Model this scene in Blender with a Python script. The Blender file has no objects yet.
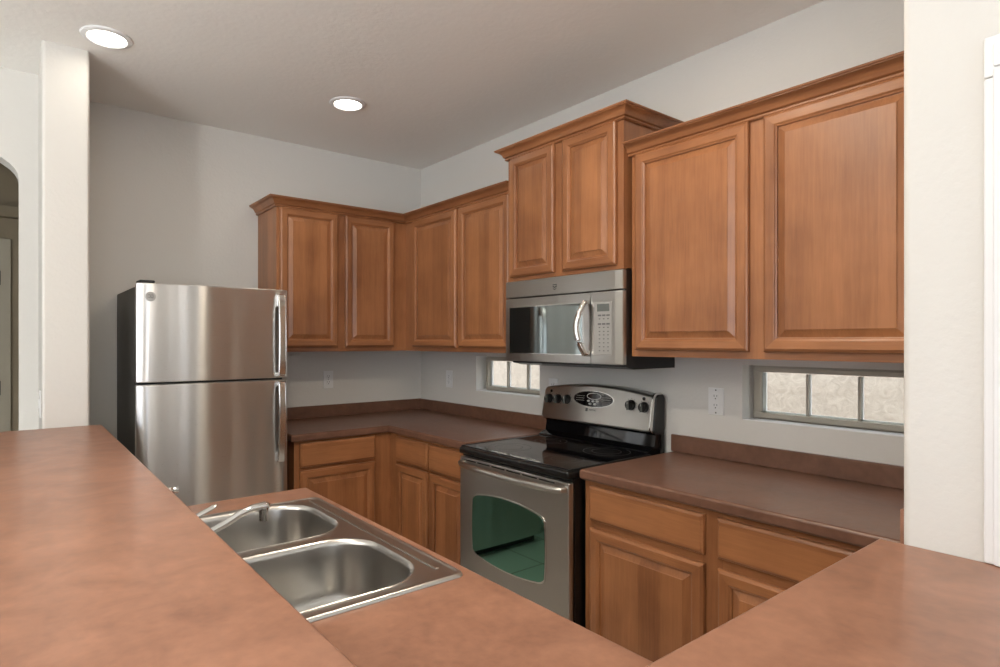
import bpy, bmesh, math, random
from mathutils import Vector, Matrix

# ------------------------------------------------------------------ camera, world, light, exposure
SC = bpy.context.scene
COL = SC.collection
random.seed(7)

F_PX, HORIZON, YAW, PPX = 593.46, 340.8, 0.9179, 466.8
CAM = Vector((2.3879, 3.6829, 1.4117))
cam_data = bpy.data.cameras.new('camera')
cam_data.sensor_fit = 'HORIZONTAL'
cam_data.sensor_width = 36.0
cam_data.lens = F_PX / 1000.0 * 36.0
cam_data.shift_x = (500.0 - PPX) / 1000.0
cam_data.shift_y = -(333.5 - HORIZON) / 1000.0
cam_data.clip_start = 0.02
cam = bpy.data.objects.new('camera', cam_data)
COL.objects.link(cam)
cam.location = CAM
cam.rotation_euler = Vector((-math.cos(YAW), -math.sin(YAW), 0)).to_track_quat('-Z', 'Y').to_euler()
SC.camera = cam

SC.view_settings.view_transform = 'Standard'
SC.view_settings.look = 'None'
SC.view_settings.gamma = 1.0
SC.view_settings.use_curve_mapping = False
SC.view_settings.exposure = 0.12

world = bpy.data.worlds.new('world')
SC.world = world
world.use_nodes = True
bg = world.node_tree.nodes['Background']
bg.inputs[0].default_value = (0.88, 0.945, 1.03, 1)
bg.inputs[1].default_value = 3.6

def area(name, loc, direction, sx, sy, power, color):
    l = bpy.data.lights.new(name, 'AREA')
    l.shape = 'RECTANGLE'; l.size = sx; l.size_y = sy
    l.energy = power; l.color = color
    o = bpy.data.objects.new(name, l)
    COL.objects.link(o)
    o.location = loc
    o.rotation_euler = Vector(direction).to_track_quat('-Z', 'Z').to_euler()
    return o

UPLIGHT_FILL, CAN_W, CAN_FILL = 260, 0.35, 9.5
ROOM_X, ROOM_Y, CEIL = 7.6, 8.6, 2.672
# daylight through the two big living-room windows (both are real openings in the walls)
area('daylight_side', (ROOM_X + 0.02, 5.2, 1.25), (-1, 0, 0), 4.6, 2.3, 48, (0.91, 0.96, 1.0))
area('daylight_rear', (3.4, ROOM_Y + 0.02, 1.35), (0, -1, 0), 2.4, 2.1, 8, (0.91, 0.96, 1.0))
# sunshine through the side window onto the living-room floor
sun_data = bpy.data.lights.new('sun', 'SUN'); sun_data.energy = 4; sun_data.angle = 0.01; sun_data.color = (1.0, 0.97, 0.93)
sun = bpy.data.objects.new('sun', sun_data); COL.objects.link(sun)
sun.location = (12, 7, 6); sun.rotation_euler = Vector((-1.0, -0.45, -0.43)).to_track_quat('-Z', 'Y').to_euler()

# ------------------------------------------------------------------ mesh helpers
class MB:
    """collects primitives in world coordinates, then links them as ONE mesh object"""
    def __init__(self):
        self.bm = bmesh.new()
    def merge(self, b, mi=0):
        for f in b.faces: f.material_index = mi if mi is not None else f.material_index
        me = bpy.data.meshes.new('tmp'); b.to_mesh(me); b.free()
        self.bm.from_mesh(me); bpy.data.meshes.remove(me)
    def box(self, x0, x1, y0, y1, z0, z1, bev=0.0, seg=2, mi=0, only=None):
        b = bmesh.new()
        bmesh.ops.create_cube(b, size=1.0)
        for v in b.verts:
            v.co = Vector(((x0 + x1) / 2 + v.co.x * (x1 - x0), (y0 + y1) / 2 + v.co.y * (y1 - y0), (z0 + z1) / 2 + v.co.z * (z1 - z0)))
        if bev > 0:
            es = [e for e in b.edges if only is None or only(e)]
            bmesh.ops.bevel(b, geom=es, offset=bev, segments=seg, profile=0.5, affect='EDGES')
        self.merge(b, mi)
    def prism(self, pts, lo, hi, axis='z', bev=0.0, seg=2, mi=0, caps_only=True):
        """polygon extruded along an axis; pts are the two other coordinates in order"""
        b = bmesh.new()
        def mk(p, t):
            if axis == 'z': return (p[0], p[1], t)
            if axis == 'x': return (t, p[0], p[1])
            return (p[0], t, p[1])
        A = [b.verts.new(mk(p, lo)) for p in pts]
        B = [b.verts.new(mk(p, hi)) for p in pts]
        n = len(pts)
        fa = b.faces.new(A); fb = b.faces.new(B[::-1])
        for i in range(n):
            b.faces.new((A[i], A[(i + 1) % n], B[(i + 1) % n], B[i]))
        bmesh.ops.recalc_face_normals(b, faces=b.faces)
        if bev > 0:
            es = list(fa.edges) + list(fb.edges) if caps_only else list(b.edges)
            bmesh.ops.bevel(b, geom=es, offset=bev, segments=seg, profile=0.5, affect='EDGES')
        self.merge(b, mi)
    def loft(self, loops, close_ends=True, mi=0, cyclic=True):
        b = bmesh.new()
        L = [[b.verts.new(p) for p in lp] for lp in loops]
        n = len(L[0])
        for a, c in zip(L[:-1], L[1:]):
            for i in range(n if cyclic else n - 1):
                j = (i + 1) % n
                try: b.faces.new((a[i], a[j], c[j], c[i]))
                except ValueError: pass
        if close_ends:
            b.faces.new(L[0][::-1]); b.faces.new(L[-1])
        bmesh.ops.recalc_face_normals(b, faces=b.faces)
        self.merge(b, mi)
    def tube(self, path, rad, n=10, mi=0, up=Vector((0, 0, 1)), flat=1.0):
        path = [Vector(p) for p in path]
        if not isinstance(rad, (list, tuple)): rad = [rad] * len(path)
        loops = []
        for i, p in enumerate(path):
            t = (path[min(i + 1, len(path) - 1)] - path[max(i - 1, 0)]).normalized()
            u = up if abs(t.dot(up)) < 0.95 else Vector((1, 0, 0))
            s = t.cross(u).normalized(); w = s.cross(t).normalized()
            loops.append([p + s * math.cos(2 * math.pi * k / n) * rad[i] + w * math.sin(2 * math.pi * k / n) * rad[i] * flat for k in range(n)])
        self.loft(loops, mi=mi)
    def lathe(self, c, prof, n=24, axis='z', mi=0):
        loops = []
        c = Vector(c)
        for r, h in prof:
            r = max(r, 1e-5)
            lp = []
            for k in range(n):
                a = 2 * math.pi * k / n
                x, y = r * math.cos(a), r * math.sin(a)
                lp.append(c + (Vector((x, y, h)) if axis == 'z' else Vector((h, x, y)) if axis == 'x' else Vector((x, h, y))))
            loops.append(lp)
        self.loft(loops, mi=mi)
    def build(self, name, mats, parent=None, smooth=35.0):
        bm = self.bm
        bmesh.ops.remove_doubles(bm, verts=bm.verts, dist=1e-6)
        bmesh.ops.recalc_face_normals(bm, faces=bm.faces)
        if smooth:
            lim = math.radians(smooth)
            for f in bm.faces: f.smooth = True
            for e in bm.edges:
                e.smooth = len(e.link_faces) == 2 and e.calc_face_angle(10) < lim
        if parent is not None:
            off = parent.matrix_world.translation if parent.parent is None else parent['_o']
            off = Vector(off)
        else:
            # a lone mesh gets its origin at the middle of its base
            xs = [v.co for v in bm.verts]
            off = Vector(((min(v.x for v in xs) + max(v.x for v in xs)) / 2, (min(v.y for v in xs) + max(v.y for v in xs)) / 2, min(v.z for v in xs)))
        for v in bm.verts: v.co -= off
        me = bpy.data.meshes.new(name); bm.to_mesh(me); bm.free()
        if not isinstance(mats, (list, tuple)): mats = [mats]
        for m in mats: me.materials.append(m)
        o = bpy.data.objects.new(name, me)
        COL.objects.link(o)
        if smooth:
            wn = o.modifiers.new('weighted_normal', 'WEIGHTED_NORMAL'); wn.keep_sharp = True; wn.weight = 80
        if parent is not None:
            o.parent = parent
            o['_o'] = list(off)
        else:
            o.location = off
            o.matrix_world = Matrix.Translation(off)
            o['_o'] = list(off)
        return o

def tag(o, label, cat, group=None):
    o['label'] = label; o['category'] = cat
    if group: o['group'] = group
    return o
def thing(name, label, cat, loc, group=None):
    o = bpy.data.objects.new(name, None)
    COL.objects.link(o)
    o.empty_display_size = 0.1
    o.location = loc
    o.matrix_world = Matrix.Translation(loc)
    return tag(o, label, cat, group)
def struct(o):
    o['kind'] = 'structure'
    return o

# ------------------------------------------------------------------ materials
def new_mat(name):
    m = bpy.data.materials.new(name); m.use_nodes = True
    nt = m.node_tree
    return m, nt, nt.nodes['Principled BSDF']
def setc(p, **k):
    for n, v in k.items():
        n = n.replace('_', ' ')
        if n in p.inputs: p.inputs[n].default_value = v
def N(nt, t, **k):
    n = nt.nodes.new(t)
    for a, v in k.items(): setattr(n, a, v)
    return n
def plain(name, col, rough=0.5, metal=0.0, noise=0.0, scale=40.0, spec=0.5, bump=0.0, coat=0.0):
    m, nt, p = new_mat(name)
    setc(p, Base_Color=(*col, 1), Roughness=rough, Metallic=metal, Coat_Weight=coat)
    p.inputs['Specular IOR Level'].default_value = spec
    tc = N(nt, 'ShaderNodeTexCoord')
    nz = N(nt, 'ShaderNodeTexNoise'); nz.inputs['Scale'].default_value = scale; nz.inputs['Detail'].default_value = 4
    nt.links.new(tc.outputs['Object'], nz.inputs['Vector'])
    if noise > 0:
        mx = N(nt, 'ShaderNodeMix', data_type='RGBA'); mx.blend_type = 'MULTIPLY'
        mx.inputs[0].default_value = noise
        mx.inputs[6].default_value = (*col, 1)
        nt.links.new(nz.outputs['Fac'], mx.inputs[7])
        nt.links.new(mx.outputs[2], p.inputs['Base Color'])
    if bump > 0:
        bp = N(nt, 'ShaderNodeBump'); bp.inputs['Strength'].default_value = bump; bp.inputs['Distance'].default_value = 0.004
        nt.links.new(nz.outputs['Fac'], bp.inputs['Height'])
        nt.links.new(bp.outputs['Normal'], p.inputs['Normal'])
    return m

def wood(name, grain):
    """stained maple; grain is the axis the fibres follow"""
    m, nt, p = new_mat(name)
    tc = N(nt, 'ShaderNodeTexCoord')
    geo = N(nt, 'ShaderNodeNewGeometry')
    sc = {'z': (1, 1, 0.06), 'x': (0.06, 1, 1), 'y': (1, 0.06, 1)}[grain]
    def stretched(k, s, detail):
        mp = N(nt, 'ShaderNodeMapping'); mp.inputs['Scale'].default_value = [c * k for c in sc]
        nt.links.new(geo.outputs['Position'], mp.inputs['Vector'])
        nz = N(nt, 'ShaderNodeTexNoise'); nz.inputs['Scale'].default_value = s; nz.inputs['Detail'].default_value = detail
        nz.inputs['Roughness'].default_value = 0.6
        nt.links.new(mp.outputs['Vector'], nz.inputs['Vector'])
        return nz
    fine = stretched(1.0, 140.0, 3.0)
    broad = stretched(1.0, 14.0, 4.0)
    # glued staves
    sep = N(nt, 'ShaderNodeSeparateXYZ'); nt.links.new(geo.outputs['Position'], sep.inputs[0])
    ad = N(nt, 'ShaderNodeMath', operation='ADD')
    a, b = {'z': ('X', 'Y'), 'x': ('Y', 'Z'), 'y': ('X', 'Z')}[grain]
    nt.links.new(sep.outputs[a], ad.inputs[0]); nt.links.new(sep.outputs[b], ad.inputs[1])
    ml = N(nt, 'ShaderNodeMath', operation='MULTIPLY'); ml.inputs[1].default_value = 11.0
    nt.links.new(ad.outputs[0], ml.inputs[0])
    fl = N(nt, 'ShaderNodeMath', operation='FLOOR'); nt.links.new(ml.outputs[0], fl.inputs[0])
    wn = N(nt, 'ShaderNodeTexWhiteNoise', noise_dimensions='1D'); nt.links.new(fl.outputs[0], wn.inputs['W'])
    # blotchy stain
    blot = N(nt, 'ShaderNodeTexNoise'); blot.inputs['Scale'].default_value = 5.0; blot.inputs['Detail'].default_value = 3
    nt.links.new(geo.outputs['Position'], blot.inputs['Vector'])
    def addw(x, y, w):
        mm = N(nt, 'ShaderNodeMath', operation='MULTIPLY_ADD'); mm.inputs[1].default_value = w
        nt.links.new(y, mm.inputs[0])
        if x is None: mm.inputs[2].default_value = 0
        else: nt.links.new(x, mm.inputs[2])
        return mm.outputs[0]
    s = addw(None, fine.outputs['Fac'], 0.22)
    s = addw(s, broad.outputs['Fac'], 0.38)
    s = addw(s, wn.outputs['Value'], 0.16)
    s = addw(s, blot.outputs['Fac'], 0.34)
    cr = N(nt, 'ShaderNodeValToRGB')
    cr.color_ramp.elements[0].position = 0.36; cr.color_ramp.elements[0].color = (0.195, 0.074, 0.030, 1)
    cr.color_ramp.elements[1].position = 0.72; cr.color_ramp.elements[1].color = (0.425, 0.180, 0.073, 1)
    nt.links.new(s, cr.inputs['Fac'])
    nt.links.new(cr.outputs['Color'], p.inputs['Base Color'])
    setc(p, Roughness=0.30)
    p.inputs['Specular IOR Level'].default_value = 0.5
    bp = N(nt, 'ShaderNodeBump'); bp.inputs['Strength'].default_value = 0.05; bp.inputs['Distance'].default_value = 0.002
    nt.links.new(fine.outputs['Fac'], bp.inputs['Height']); nt.links.new(bp.outputs['Normal'], p.inputs['Normal'])
    return m
WZ, WX, WY = wood('maple_upright_grain', 'z'), wood('maple_grain_along_x', 'x'), wood('maple_grain_along_y', 'y')

def paint(name, col, bump=0.25, scale=70.0, rough=0.75):
    m, nt, p = new_mat(name)
    setc(p, Base_Color=(*col, 1), Roughness=rough)
    p.inputs['Specular IOR Level'].default_value = 0.3
    geo = N(nt, 'ShaderNodeNewGeometry')
    nz = N(nt, 'ShaderNodeTexNoise'); nz.inputs['Scale'].default_value = scale; nz.inputs['Detail'].default_value = 3
    nt.links.new(geo.outputs['Position'], nz.inputs['Vector'])
    vo = N(nt, 'ShaderNodeTexNoise'); vo.inputs['Scale'].default_value = scale * 0.28; vo.inputs['Detail'].default_value = 2
    nt.links.new(geo.outputs['Position'], vo.inputs['Vector'])
    ad = N(nt, 'ShaderNodeMath', operation='ADD')
    nt.links.new(nz.outputs['Fac'], ad.inputs[0]); nt.links.new(vo.outputs['Fac'], ad.inputs[1])
    bp = N(nt, 'ShaderNodeBump'); bp.inputs['Strength'].default_value = bump; bp.inputs['Distance'].default_value = 0.004
    nt.links.new(ad.outputs[0], bp.inputs['Height']); nt.links.new(bp.outputs['Normal'], p.inputs['Normal'])
    return m
WALL = paint('wall_paint', (0.69, 0.672, 0.632))
CEILM = paint('ceiling_paint', (0.90, 0.885, 0.85), bump=0.3, scale=45)
TRIMW = plain('white_trim_paint', (0.80, 0.80, 0.80), rough=0.35)
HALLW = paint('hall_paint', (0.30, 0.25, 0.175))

def laminate(name, lo, hi):
    m, nt, p = new_mat(name)
    geo = N(nt, 'ShaderNodeNewGeometry')
    n1 = N(nt, 'ShaderNodeTexNoise'); n1.inputs['Scale'].default_value = 9.0; n1.inputs['Detail'].default_value = 6; n1.inputs['Roughness'].default_value = 0.6
    n1.inputs['Distortion'].default_value = 0.6
    n2 = N(nt, 'ShaderNodeTexNoise'); n2.inputs['Scale'].default_value = 46.0; n2.inputs['Detail'].default_value = 5
    for n in (n1, n2): nt.links.new(geo.outputs['Position'], n.inputs['Vector'])
    mm = N(nt, 'ShaderNodeMath', operation='MULTIPLY_ADD'); mm.inputs[1].default_value = 0.65
    m2 = N(nt, 'ShaderNodeMath', operation='MULTIPLY'); m2.inputs[1].default_value = 0.35
    nt.links.new(n2.outputs['Fac'], m2.inputs[0]); nt.links.new(n1.outputs['Fac'], mm.inputs[0]); nt.links.new(m2.outputs[0], mm.inputs[2])
    cr = N(nt, 'ShaderNodeValToRGB')
    cr.color_ramp.elements[0].position = 0.32; cr.color_ramp.elements[0].color = lo
    cr.color_ramp.elements[1].position = 0.70; cr.color_ramp.elements[1].color = hi
    nt.links.new(mm.outputs[0], cr.inputs['Fac']); nt.links.new(cr.outputs['Color'], p.inputs['Base Color'])
    rr = N(nt, 'ShaderNodeMapRange'); rr.inputs[3].default_value = 0.26; rr.inputs[4].default_value = 0.40
    nt.links.new(n2.outputs['Fac'], rr.inputs[0]); nt.links.new(rr.outputs[0], p.inputs['Roughness'])
    p.inputs['Specular IOR Level'].default_value = 0.5
    return m
LAM = laminate('brown_laminate', (0.215, 0.102, 0.064, 1), (0.385, 0.192, 0.122, 1))
LAM_SHADED = laminate('dark_brown_laminate', (0.13, 0.063, 0.040, 1), (0.21, 0.104, 0.066, 1))  # same laminate as the bar, with the back counters' shade put into the colour

def steel(name, col=(0.62, 0.60, 0.57), rough=0.22, brush='x', wav=0.0, aniso=0.0, amp=0.25):
    """brushed stainless: fine brush lines along one axis, slight waves in the sheet"""
    m, nt, p = new_mat(name)
    setc(p, Base_Color=(*col, 1), Metallic=1.0, Roughness=rough)
    geo = N(nt, 'ShaderNodeNewGeometry')
    sc = {'x': (2, 260, 260), 'y': (260, 2, 260), 'z': (260, 260, 2)}[brush]
    mp = N(nt, 'ShaderNodeMapping'); mp.inputs['Scale'].default_value = sc
    nt.links.new(geo.outputs['Position'], mp.inputs['Vector'])
    nz = N(nt, 'ShaderNodeTexNoise'); nz.inputs['Scale'].default_value = 4.0; nz.inputs['Detail'].default_value = 2
    nt.links.new(mp.outputs['Vector'], nz.inputs['Vector'])
    rr = N(nt, 'ShaderNodeMapRange'); rr.inputs[3].default_value = rough * (1 - amp); rr.inputs[4].default_value = rough * (1 + amp)
    nt.links.new(nz.outputs['Fac'], rr.inputs[0]); nt.links.new(rr.outputs[0], p.inputs['Roughness'])
    if aniso:
        p.inputs['Anisotropic'].default_value = aniso
        tg = N(nt, 'ShaderNodeTangent'); tg.direction_type = 'RADIAL'; tg.axis = {'x': 'X', 'y': 'Y'}[brush]
        nt.links.new(tg.outputs[0], p.inputs['Tangent'])
    if wav:
        mw = N(nt, 'ShaderNodeMapping'); mw.inputs['Scale'].default_value = (5.0, 5.0, 0.12)
        nt.links.new(geo.outputs['Position'], mw.inputs['Vector'])
        nw = N(nt, 'ShaderNodeTexNoise'); nw.inputs['Scale'].default_value = 1.0; nw.inputs['Detail'].default_value = 0.5
        nt.links.new(mw.outputs['Vector'], nw.inputs['Vector'])
        bp = N(nt, 'ShaderNodeBump'); bp.inputs['Strength'].default_value = 1.0; bp.inputs['Distance'].default_value = wav
        nt.links.new(nw.outputs['Fac'], bp.inputs['Height']); nt.links.new(bp.outputs['Normal'], p.inputs['Normal'])
    return m
ST_FR = steel('fridge_stainless', (0.66, 0.65, 0.635), 0.31, 'x', wav=0.05, aniso=0.94)
ST_AP = steel('appliance_stainless', (0.55, 0.535, 0.505), 0.32, 'y', wav=0.004, aniso=0.8)
ST_SINK = plain('sink_stainless', (0.50, 0.49, 0.47), rough=0.28, metal=1.0)
CHROME = plain('chrome', (0.66, 0.655, 0.64), rough=0.06, metal=1.0)
ST_HAN = plain('handle_steel', (0.72, 0.71, 0.69), rough=0.16, metal=1.0)
BLACK = plain('black_enamel', (0.006, 0.006, 0.006), rough=0.30)
BLACKG = plain('black_glass', (0.004, 0.004, 0.005), rough=0.05, spec=0.6)
DGREY = plain('charcoal_case_paint', (0.045, 0.043, 0.040), rough=0.45, bump=0.1, scale=300)
GASKET = plain('dark_gasket', (0.01, 0.01, 0.01), rough=0.6)
LCD = plain('display_grey', (0.12, 0.13, 0.12), rough=0.2)
PADM = plain('silver_keypad', (0.40, 0.39, 0.37), rough=0.4, metal=0.4)
KEYM = plain('key_print', (0.13, 0.13, 0.13), rough=0.5)
LIGHTKEY = plain('pale_key', (0.62, 0.62, 0.60), rough=0.4)
WHITEP = plain('white_plastic', (0.80, 0.80, 0.79), rough=0.35)
SLOT = plain('outlet_slot', (0.05, 0.05, 0.05), rough=0.6)
ALUM = plain('taupe_window_frame', (0.42, 0.38, 0.31), rough=0.5)
WGRID = plain('white_glazing_bar', (0.86, 0.85, 0.83), rough=0.4)
CARC = plain('dark_toe_kick', (0.06, 0.03, 0.015), rough=0.6)

def oven_glass():
    m, nt, p = new_mat('green_tinted_oven_glass')
    setc(p, Base_Color=(0.003, 0.006, 0.005, 1), Roughness=0.03, IOR=2.9)
    p.inputs['Specular IOR Level'].default_value = 0.9
    p.inputs['Specular Tint'].default_value = (0.40, 0.88, 0.70, 1)
    return m
OVENG = oven_glass()
def micro_glass():
    m, nt, p = new_mat('microwave_door_glass')
    setc(p, Base_Color=(0.012, 0.013, 0.013, 1), Roughness=0.05, IOR=2.2)
    p.inputs['Specular IOR Level'].default_value = 0.9
    p.inputs['Specular Tint'].default_value = (0.85, 0.95, 0.92, 1)
    return m
MICROG = micro_glass()
def pane_glass():
    m = bpy.data.materials.new('window_glass'); m.use_nodes = True
    nt = m.node_tree; nt.nodes.clear()
    out = N(nt, 'ShaderNodeOutputMaterial'); mx = N(nt, 'ShaderNodeMixShader')
    tr = N(nt, 'ShaderNodeBsdfTransparent'); tr.inputs[0].default_value = (0.93, 0.95, 0.94, 1)
    gl = N(nt, 'ShaderNodeBsdfGlossy'); gl.inputs['Roughness'].default_value = 0.02
    lw = N(nt, 'ShaderNodeLayerWeight'); lw.inputs[0].default_value = 0.5
    pw = N(nt, 'ShaderNodeMath', operation='POWER'); pw.inputs[1].default_value = 5.0
    fr = N(nt, 'ShaderNodeMath', operation='MULTIPLY_ADD'); fr.inputs[1].default_value = 0.95; fr.inputs[2].default_value = 0.03
    nt.links.new(lw.outputs['Facing'], pw.inputs[0]); nt.links.new(pw.outputs[0], fr.inputs[0])
    nt.links.new(fr.outputs[0], mx.inputs[0]); nt.links.new(tr.outputs[0], mx.inputs[1]); nt.links.new(gl.outputs[0], mx.inputs[2])
    nt.links.new(mx.outputs[0], out.inputs[0])
    return m
PANE = pane_glass()
def emit(name, col, s):
    m, nt, p = new_mat(name)
    setc(p, Base_Color=(0.9, 0.9, 0.88, 1)); p.inputs['Emission Color'].default_value = (*col, 1); p.inputs['Emission Strength'].default_value = s
    return m
LAMP = emit('lit_lamp_lens', (1.0, 0.93, 0.82), 9.0)
def stucco():
    m, nt, p = new_mat('exterior_stucco')
    geo = N(nt, 'ShaderNodeNewGeometry')
    nz = N(nt, 'ShaderNodeTexNoise'); nz.inputs['Scale'].default_value = 16; nz.inputs['Detail'].default_value = 5; nz.inputs['Distortion'].default_value = 1.8
    nt.links.new(geo.outputs['Position'], nz.inputs['Vector'])
    cr = N(nt, 'ShaderNodeValToRGB')
    cr.color_ramp.elements[0].position = 0.35; cr.color_ramp.elements[0].color = (0.55, 0.46, 0.39, 1)
    cr.color_ramp.elements[1].position = 0.68; cr.color_ramp.elements[1].color = (0.68, 0.59, 0.51, 1)
    nt.links.new(nz.outputs['Fac'], cr.inputs['Fac']); nt.links.new(cr.outputs['Color'], p.inputs['Base Color'])
    setc(p, Roughness=0.9)
    bp = N(nt, 'ShaderNodeBump'); bp.inputs['Strength'].default_value = 0.35; bp.inputs['Distance'].default_value = 0.015
    nt.links.new(nz.outputs['Fac'], bp.inputs['Height']); nt.links.new(bp.outputs['Normal'], p.inputs['Normal'])
    return m
STUCCO = stucco()
def tile():
    m, nt, p = new_mat('beige_floor_tile')
    geo = N(nt, 'ShaderNodeNewGeometry')
    br = N(nt, 'ShaderNodeTexBrick'); br.offset = 0.0
    br.inputs['Scale'].default_value = 1.0; br.inputs['Brick Width'].default_value = 0.33; br.inputs['Row Height'].default_value = 0.33
    br.inputs['Mortar Size'].default_value = 0.005
    br.inputs['Color1'].default_value = (0.64, 0.62, 0.59, 1); br.inputs['Color2'].default_value = (0.60, 0.58, 0.55, 1); br.inputs['Mortar'].default_value = (0.30, 0.26, 0.21, 1)
    nt.links.new(geo.outputs['Position'], br.inputs['Vector'])
    nt.links.new(br.outputs['Color'], p.inputs['Base Color'])
    setc(p, Roughness=0.3)
    return m
TILE = tile()

# ------------------------------------------------------------------ room shell
def slab(name, x0, x1, y0, y1, z0, z1, m, bev=0.0):
    b = MB()
    vert = lambda e: abs((e.verts[0].co - e.verts[1].co).normalized().z) > 0.9
    b.box(x0, x1, y0, y1, z0, z1, bev=bev, seg=4, only=vert)
    return struct(b.build(name, m))

XS, YE = 1.104, 3.306       # plane of the right-hand wall; end wall of the kitchen
slab('floor', -0.14, ROOM_X + 0.14, -1.2, ROOM_Y + 0.14, -0.1, 0.0, TILE)
slab('ceiling', -0.14, ROOM_X + 0.14, -1.2, ROOM_Y + 0.14, CEIL, CEIL + 0.1, CEILM)
slab('wall_back', 0.0, 2.122, -0.14, 0.0, 0.0, CEIL, WALL)

def holed_wall(name, plane, t0, t1, a0, a1, holes, m):
    """wall slab with rectangular openings; plane 'x' runs along y, plane 'y' runs along x"""
    b = MB()
    us = sorted({a0, a1} | {h[0] for h in holes} | {h[1] for h in holes})
    for u0, u1 in zip(us[:-1], us[1:]):
        zs = [0.0]
        hs = sorted([h for h in holes if h[0] <= u0 + 1e-6 and h[1] >= u1 - 1e-6], key=lambda h: h[2])
        spans = []; z = 0.0
        for h in hs:
            spans.append((z, h[2])); z = h[3]
        spans.append((z, CEIL))
        for z0, z1 in spans:
            if z1 - z0 < 1e-4: continue
            if plane == 'x': b.box(t0, t1, u0, u1, z0, z1)
            else: b.box(u0, u1, t0, t1, z0, z1)
    return struct(b.build(name, m, smooth=None))
WIN_L = (0.660, 1.245, 1.088, 1.312)
WIN_R = (2.430, 3.040, 1.086, 1.312)
holed_wall('wall_right', 'x', -0.14, 0.0, -3.2, YE, [WIN_L, WIN_R], WALL)
slab('wall_end', -0.14, XS, YE, ROOM_Y, 0.0, CEIL, WALL, bev=0.014)
slab('wall_stub', 2.122, 2.292, -0.14, 0.632, 0.0, CEIL, WALL, bev=0.014)
holed_wall('wall_side', 'x', ROOM_X, ROOM_X + 0.14, -1.2, ROOM_Y + 0.14, [(2.9, 7.5, 0.08, 2.42)], WALL)
holed_wall('wall_rear', 'y', ROOM_Y, ROOM_Y + 0.14, XS, ROOM_X, [(2.2, 4.6, 0.3, 2.4)], WALL)

# arched wall left of the stub
b = MB()
AX0, AX1, SPRING, RISE = 2.366, 3.30, 2.165, 0.17
b.box(2.292, AX0, 0.08, 0.21, 0, CEIL)
b.box(AX1, ROOM_X, 0.08, 0.21, 0, CEIL)
arc = []
w = (AX1 - AX0) / 2
for i in range(25):
    a = math.pi * i / 24
    arc.append((AX0 + w - w * math.cos(a), SPRING + RISE * math.sin(a) ** 0.9))
pts = arc + [(AX1, CEIL), (AX0, CEIL)]
bmx = bmesh.new()
for (p0, p1) in zip(arc[:-1], arc[1:]):
    q = [(p0[0], 0.21, p0[1]), (p1[0], 0.21, p1[1]), (p1[0], 0.21, CEIL), (p0[0], 0.21, CEIL)]
    bmx.faces.new([bmx.verts.new(v) for v in q])
    q = [(p0[0], 0.08, p0[1]), (p1[0], 0.08, p1[1]), (p1[0], 0.08, CEIL), (p0[0], 0.08, CEIL)]
    bmx.faces.new([bmx.verts.new(v) for v in q])
    q = [(p0[0], 0.21, p0[1]), (p1[0], 0.21, p1[1]), (p1[0], 0.08, p1[1]), (p0[0], 0.08, p0[1])]
    bmx.faces.new([bmx.verts.new(v) for v in q])
b.merge(bmx)
struct(b.build('wall_arch', WALL))

# hallway beyond the arch
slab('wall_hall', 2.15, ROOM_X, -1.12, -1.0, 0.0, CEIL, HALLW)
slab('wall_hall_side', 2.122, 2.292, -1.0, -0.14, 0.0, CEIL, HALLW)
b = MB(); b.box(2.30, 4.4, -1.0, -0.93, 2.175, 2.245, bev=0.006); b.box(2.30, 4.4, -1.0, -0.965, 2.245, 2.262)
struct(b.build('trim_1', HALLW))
d1 = bpy.data.objects.new('door_1', None); COL.objects.link(d1); d1.location = (2.87, -1.0, 0); d1.matrix_world = Matrix.Translation((2.87, -1.0, 0)); struct(d1)
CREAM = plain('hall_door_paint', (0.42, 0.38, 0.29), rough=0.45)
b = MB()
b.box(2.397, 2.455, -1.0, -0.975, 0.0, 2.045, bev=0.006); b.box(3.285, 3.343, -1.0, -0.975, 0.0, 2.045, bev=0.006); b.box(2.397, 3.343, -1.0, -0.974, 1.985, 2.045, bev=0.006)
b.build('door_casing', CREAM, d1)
b = MB()
b.box(2.460, 3.280, -1.0, -0.985, 0.005, 1.982)
for (zz0, zz1) in ((0.2, 0.9), (1.05, 1.85)):
    for (xx0, xx1) in ((2.56, 2.83), (2.91, 3.18)):
        b.box(xx0, xx1, -0.987, -0.979, zz0, zz1, bev=0.007)
b.build('door_leaf', CREAM, d1)
b = MB(); b.lathe((2.52, -0.985, 1.0), [(0.0, 0.0), (0.028, 0.0), (0.028, 0.008), (0.010, 0.012), (0.010, 0.035), (0.026, 0.045), (0.026, 0.06), (0.0, 0.068)], axis='y')
b.build('door_knob', ST_HAN, d1)
b = MB()
for zz in (0.25, 1.12, 1.8): b.box(2.448, 2.472, -0.986, -0.966, zz - 0.045, zz + 0.045, bev=0.003)
b.build('hinge', DGREY, d1)

# pony wall carrying the bar
b = MB()
b.box(2.232, 2.35, 0.632, 3.52, 0.0, 1.007)
b.box(XS, 2.232, 3.402, 3.52, 0.0, 1.007)
struct(b.build('wall_half', WALL))

# exterior wall seen through the kitchen windows
slab('wall_outside', -1.6, -1.5, -2.0, 6.0, -0.1, 2.2, STUCCO)
slab('ground_outside', -1.5, -0.14, -2.0, 6.0, -0.12, -0.02, STUCCO)

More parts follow.
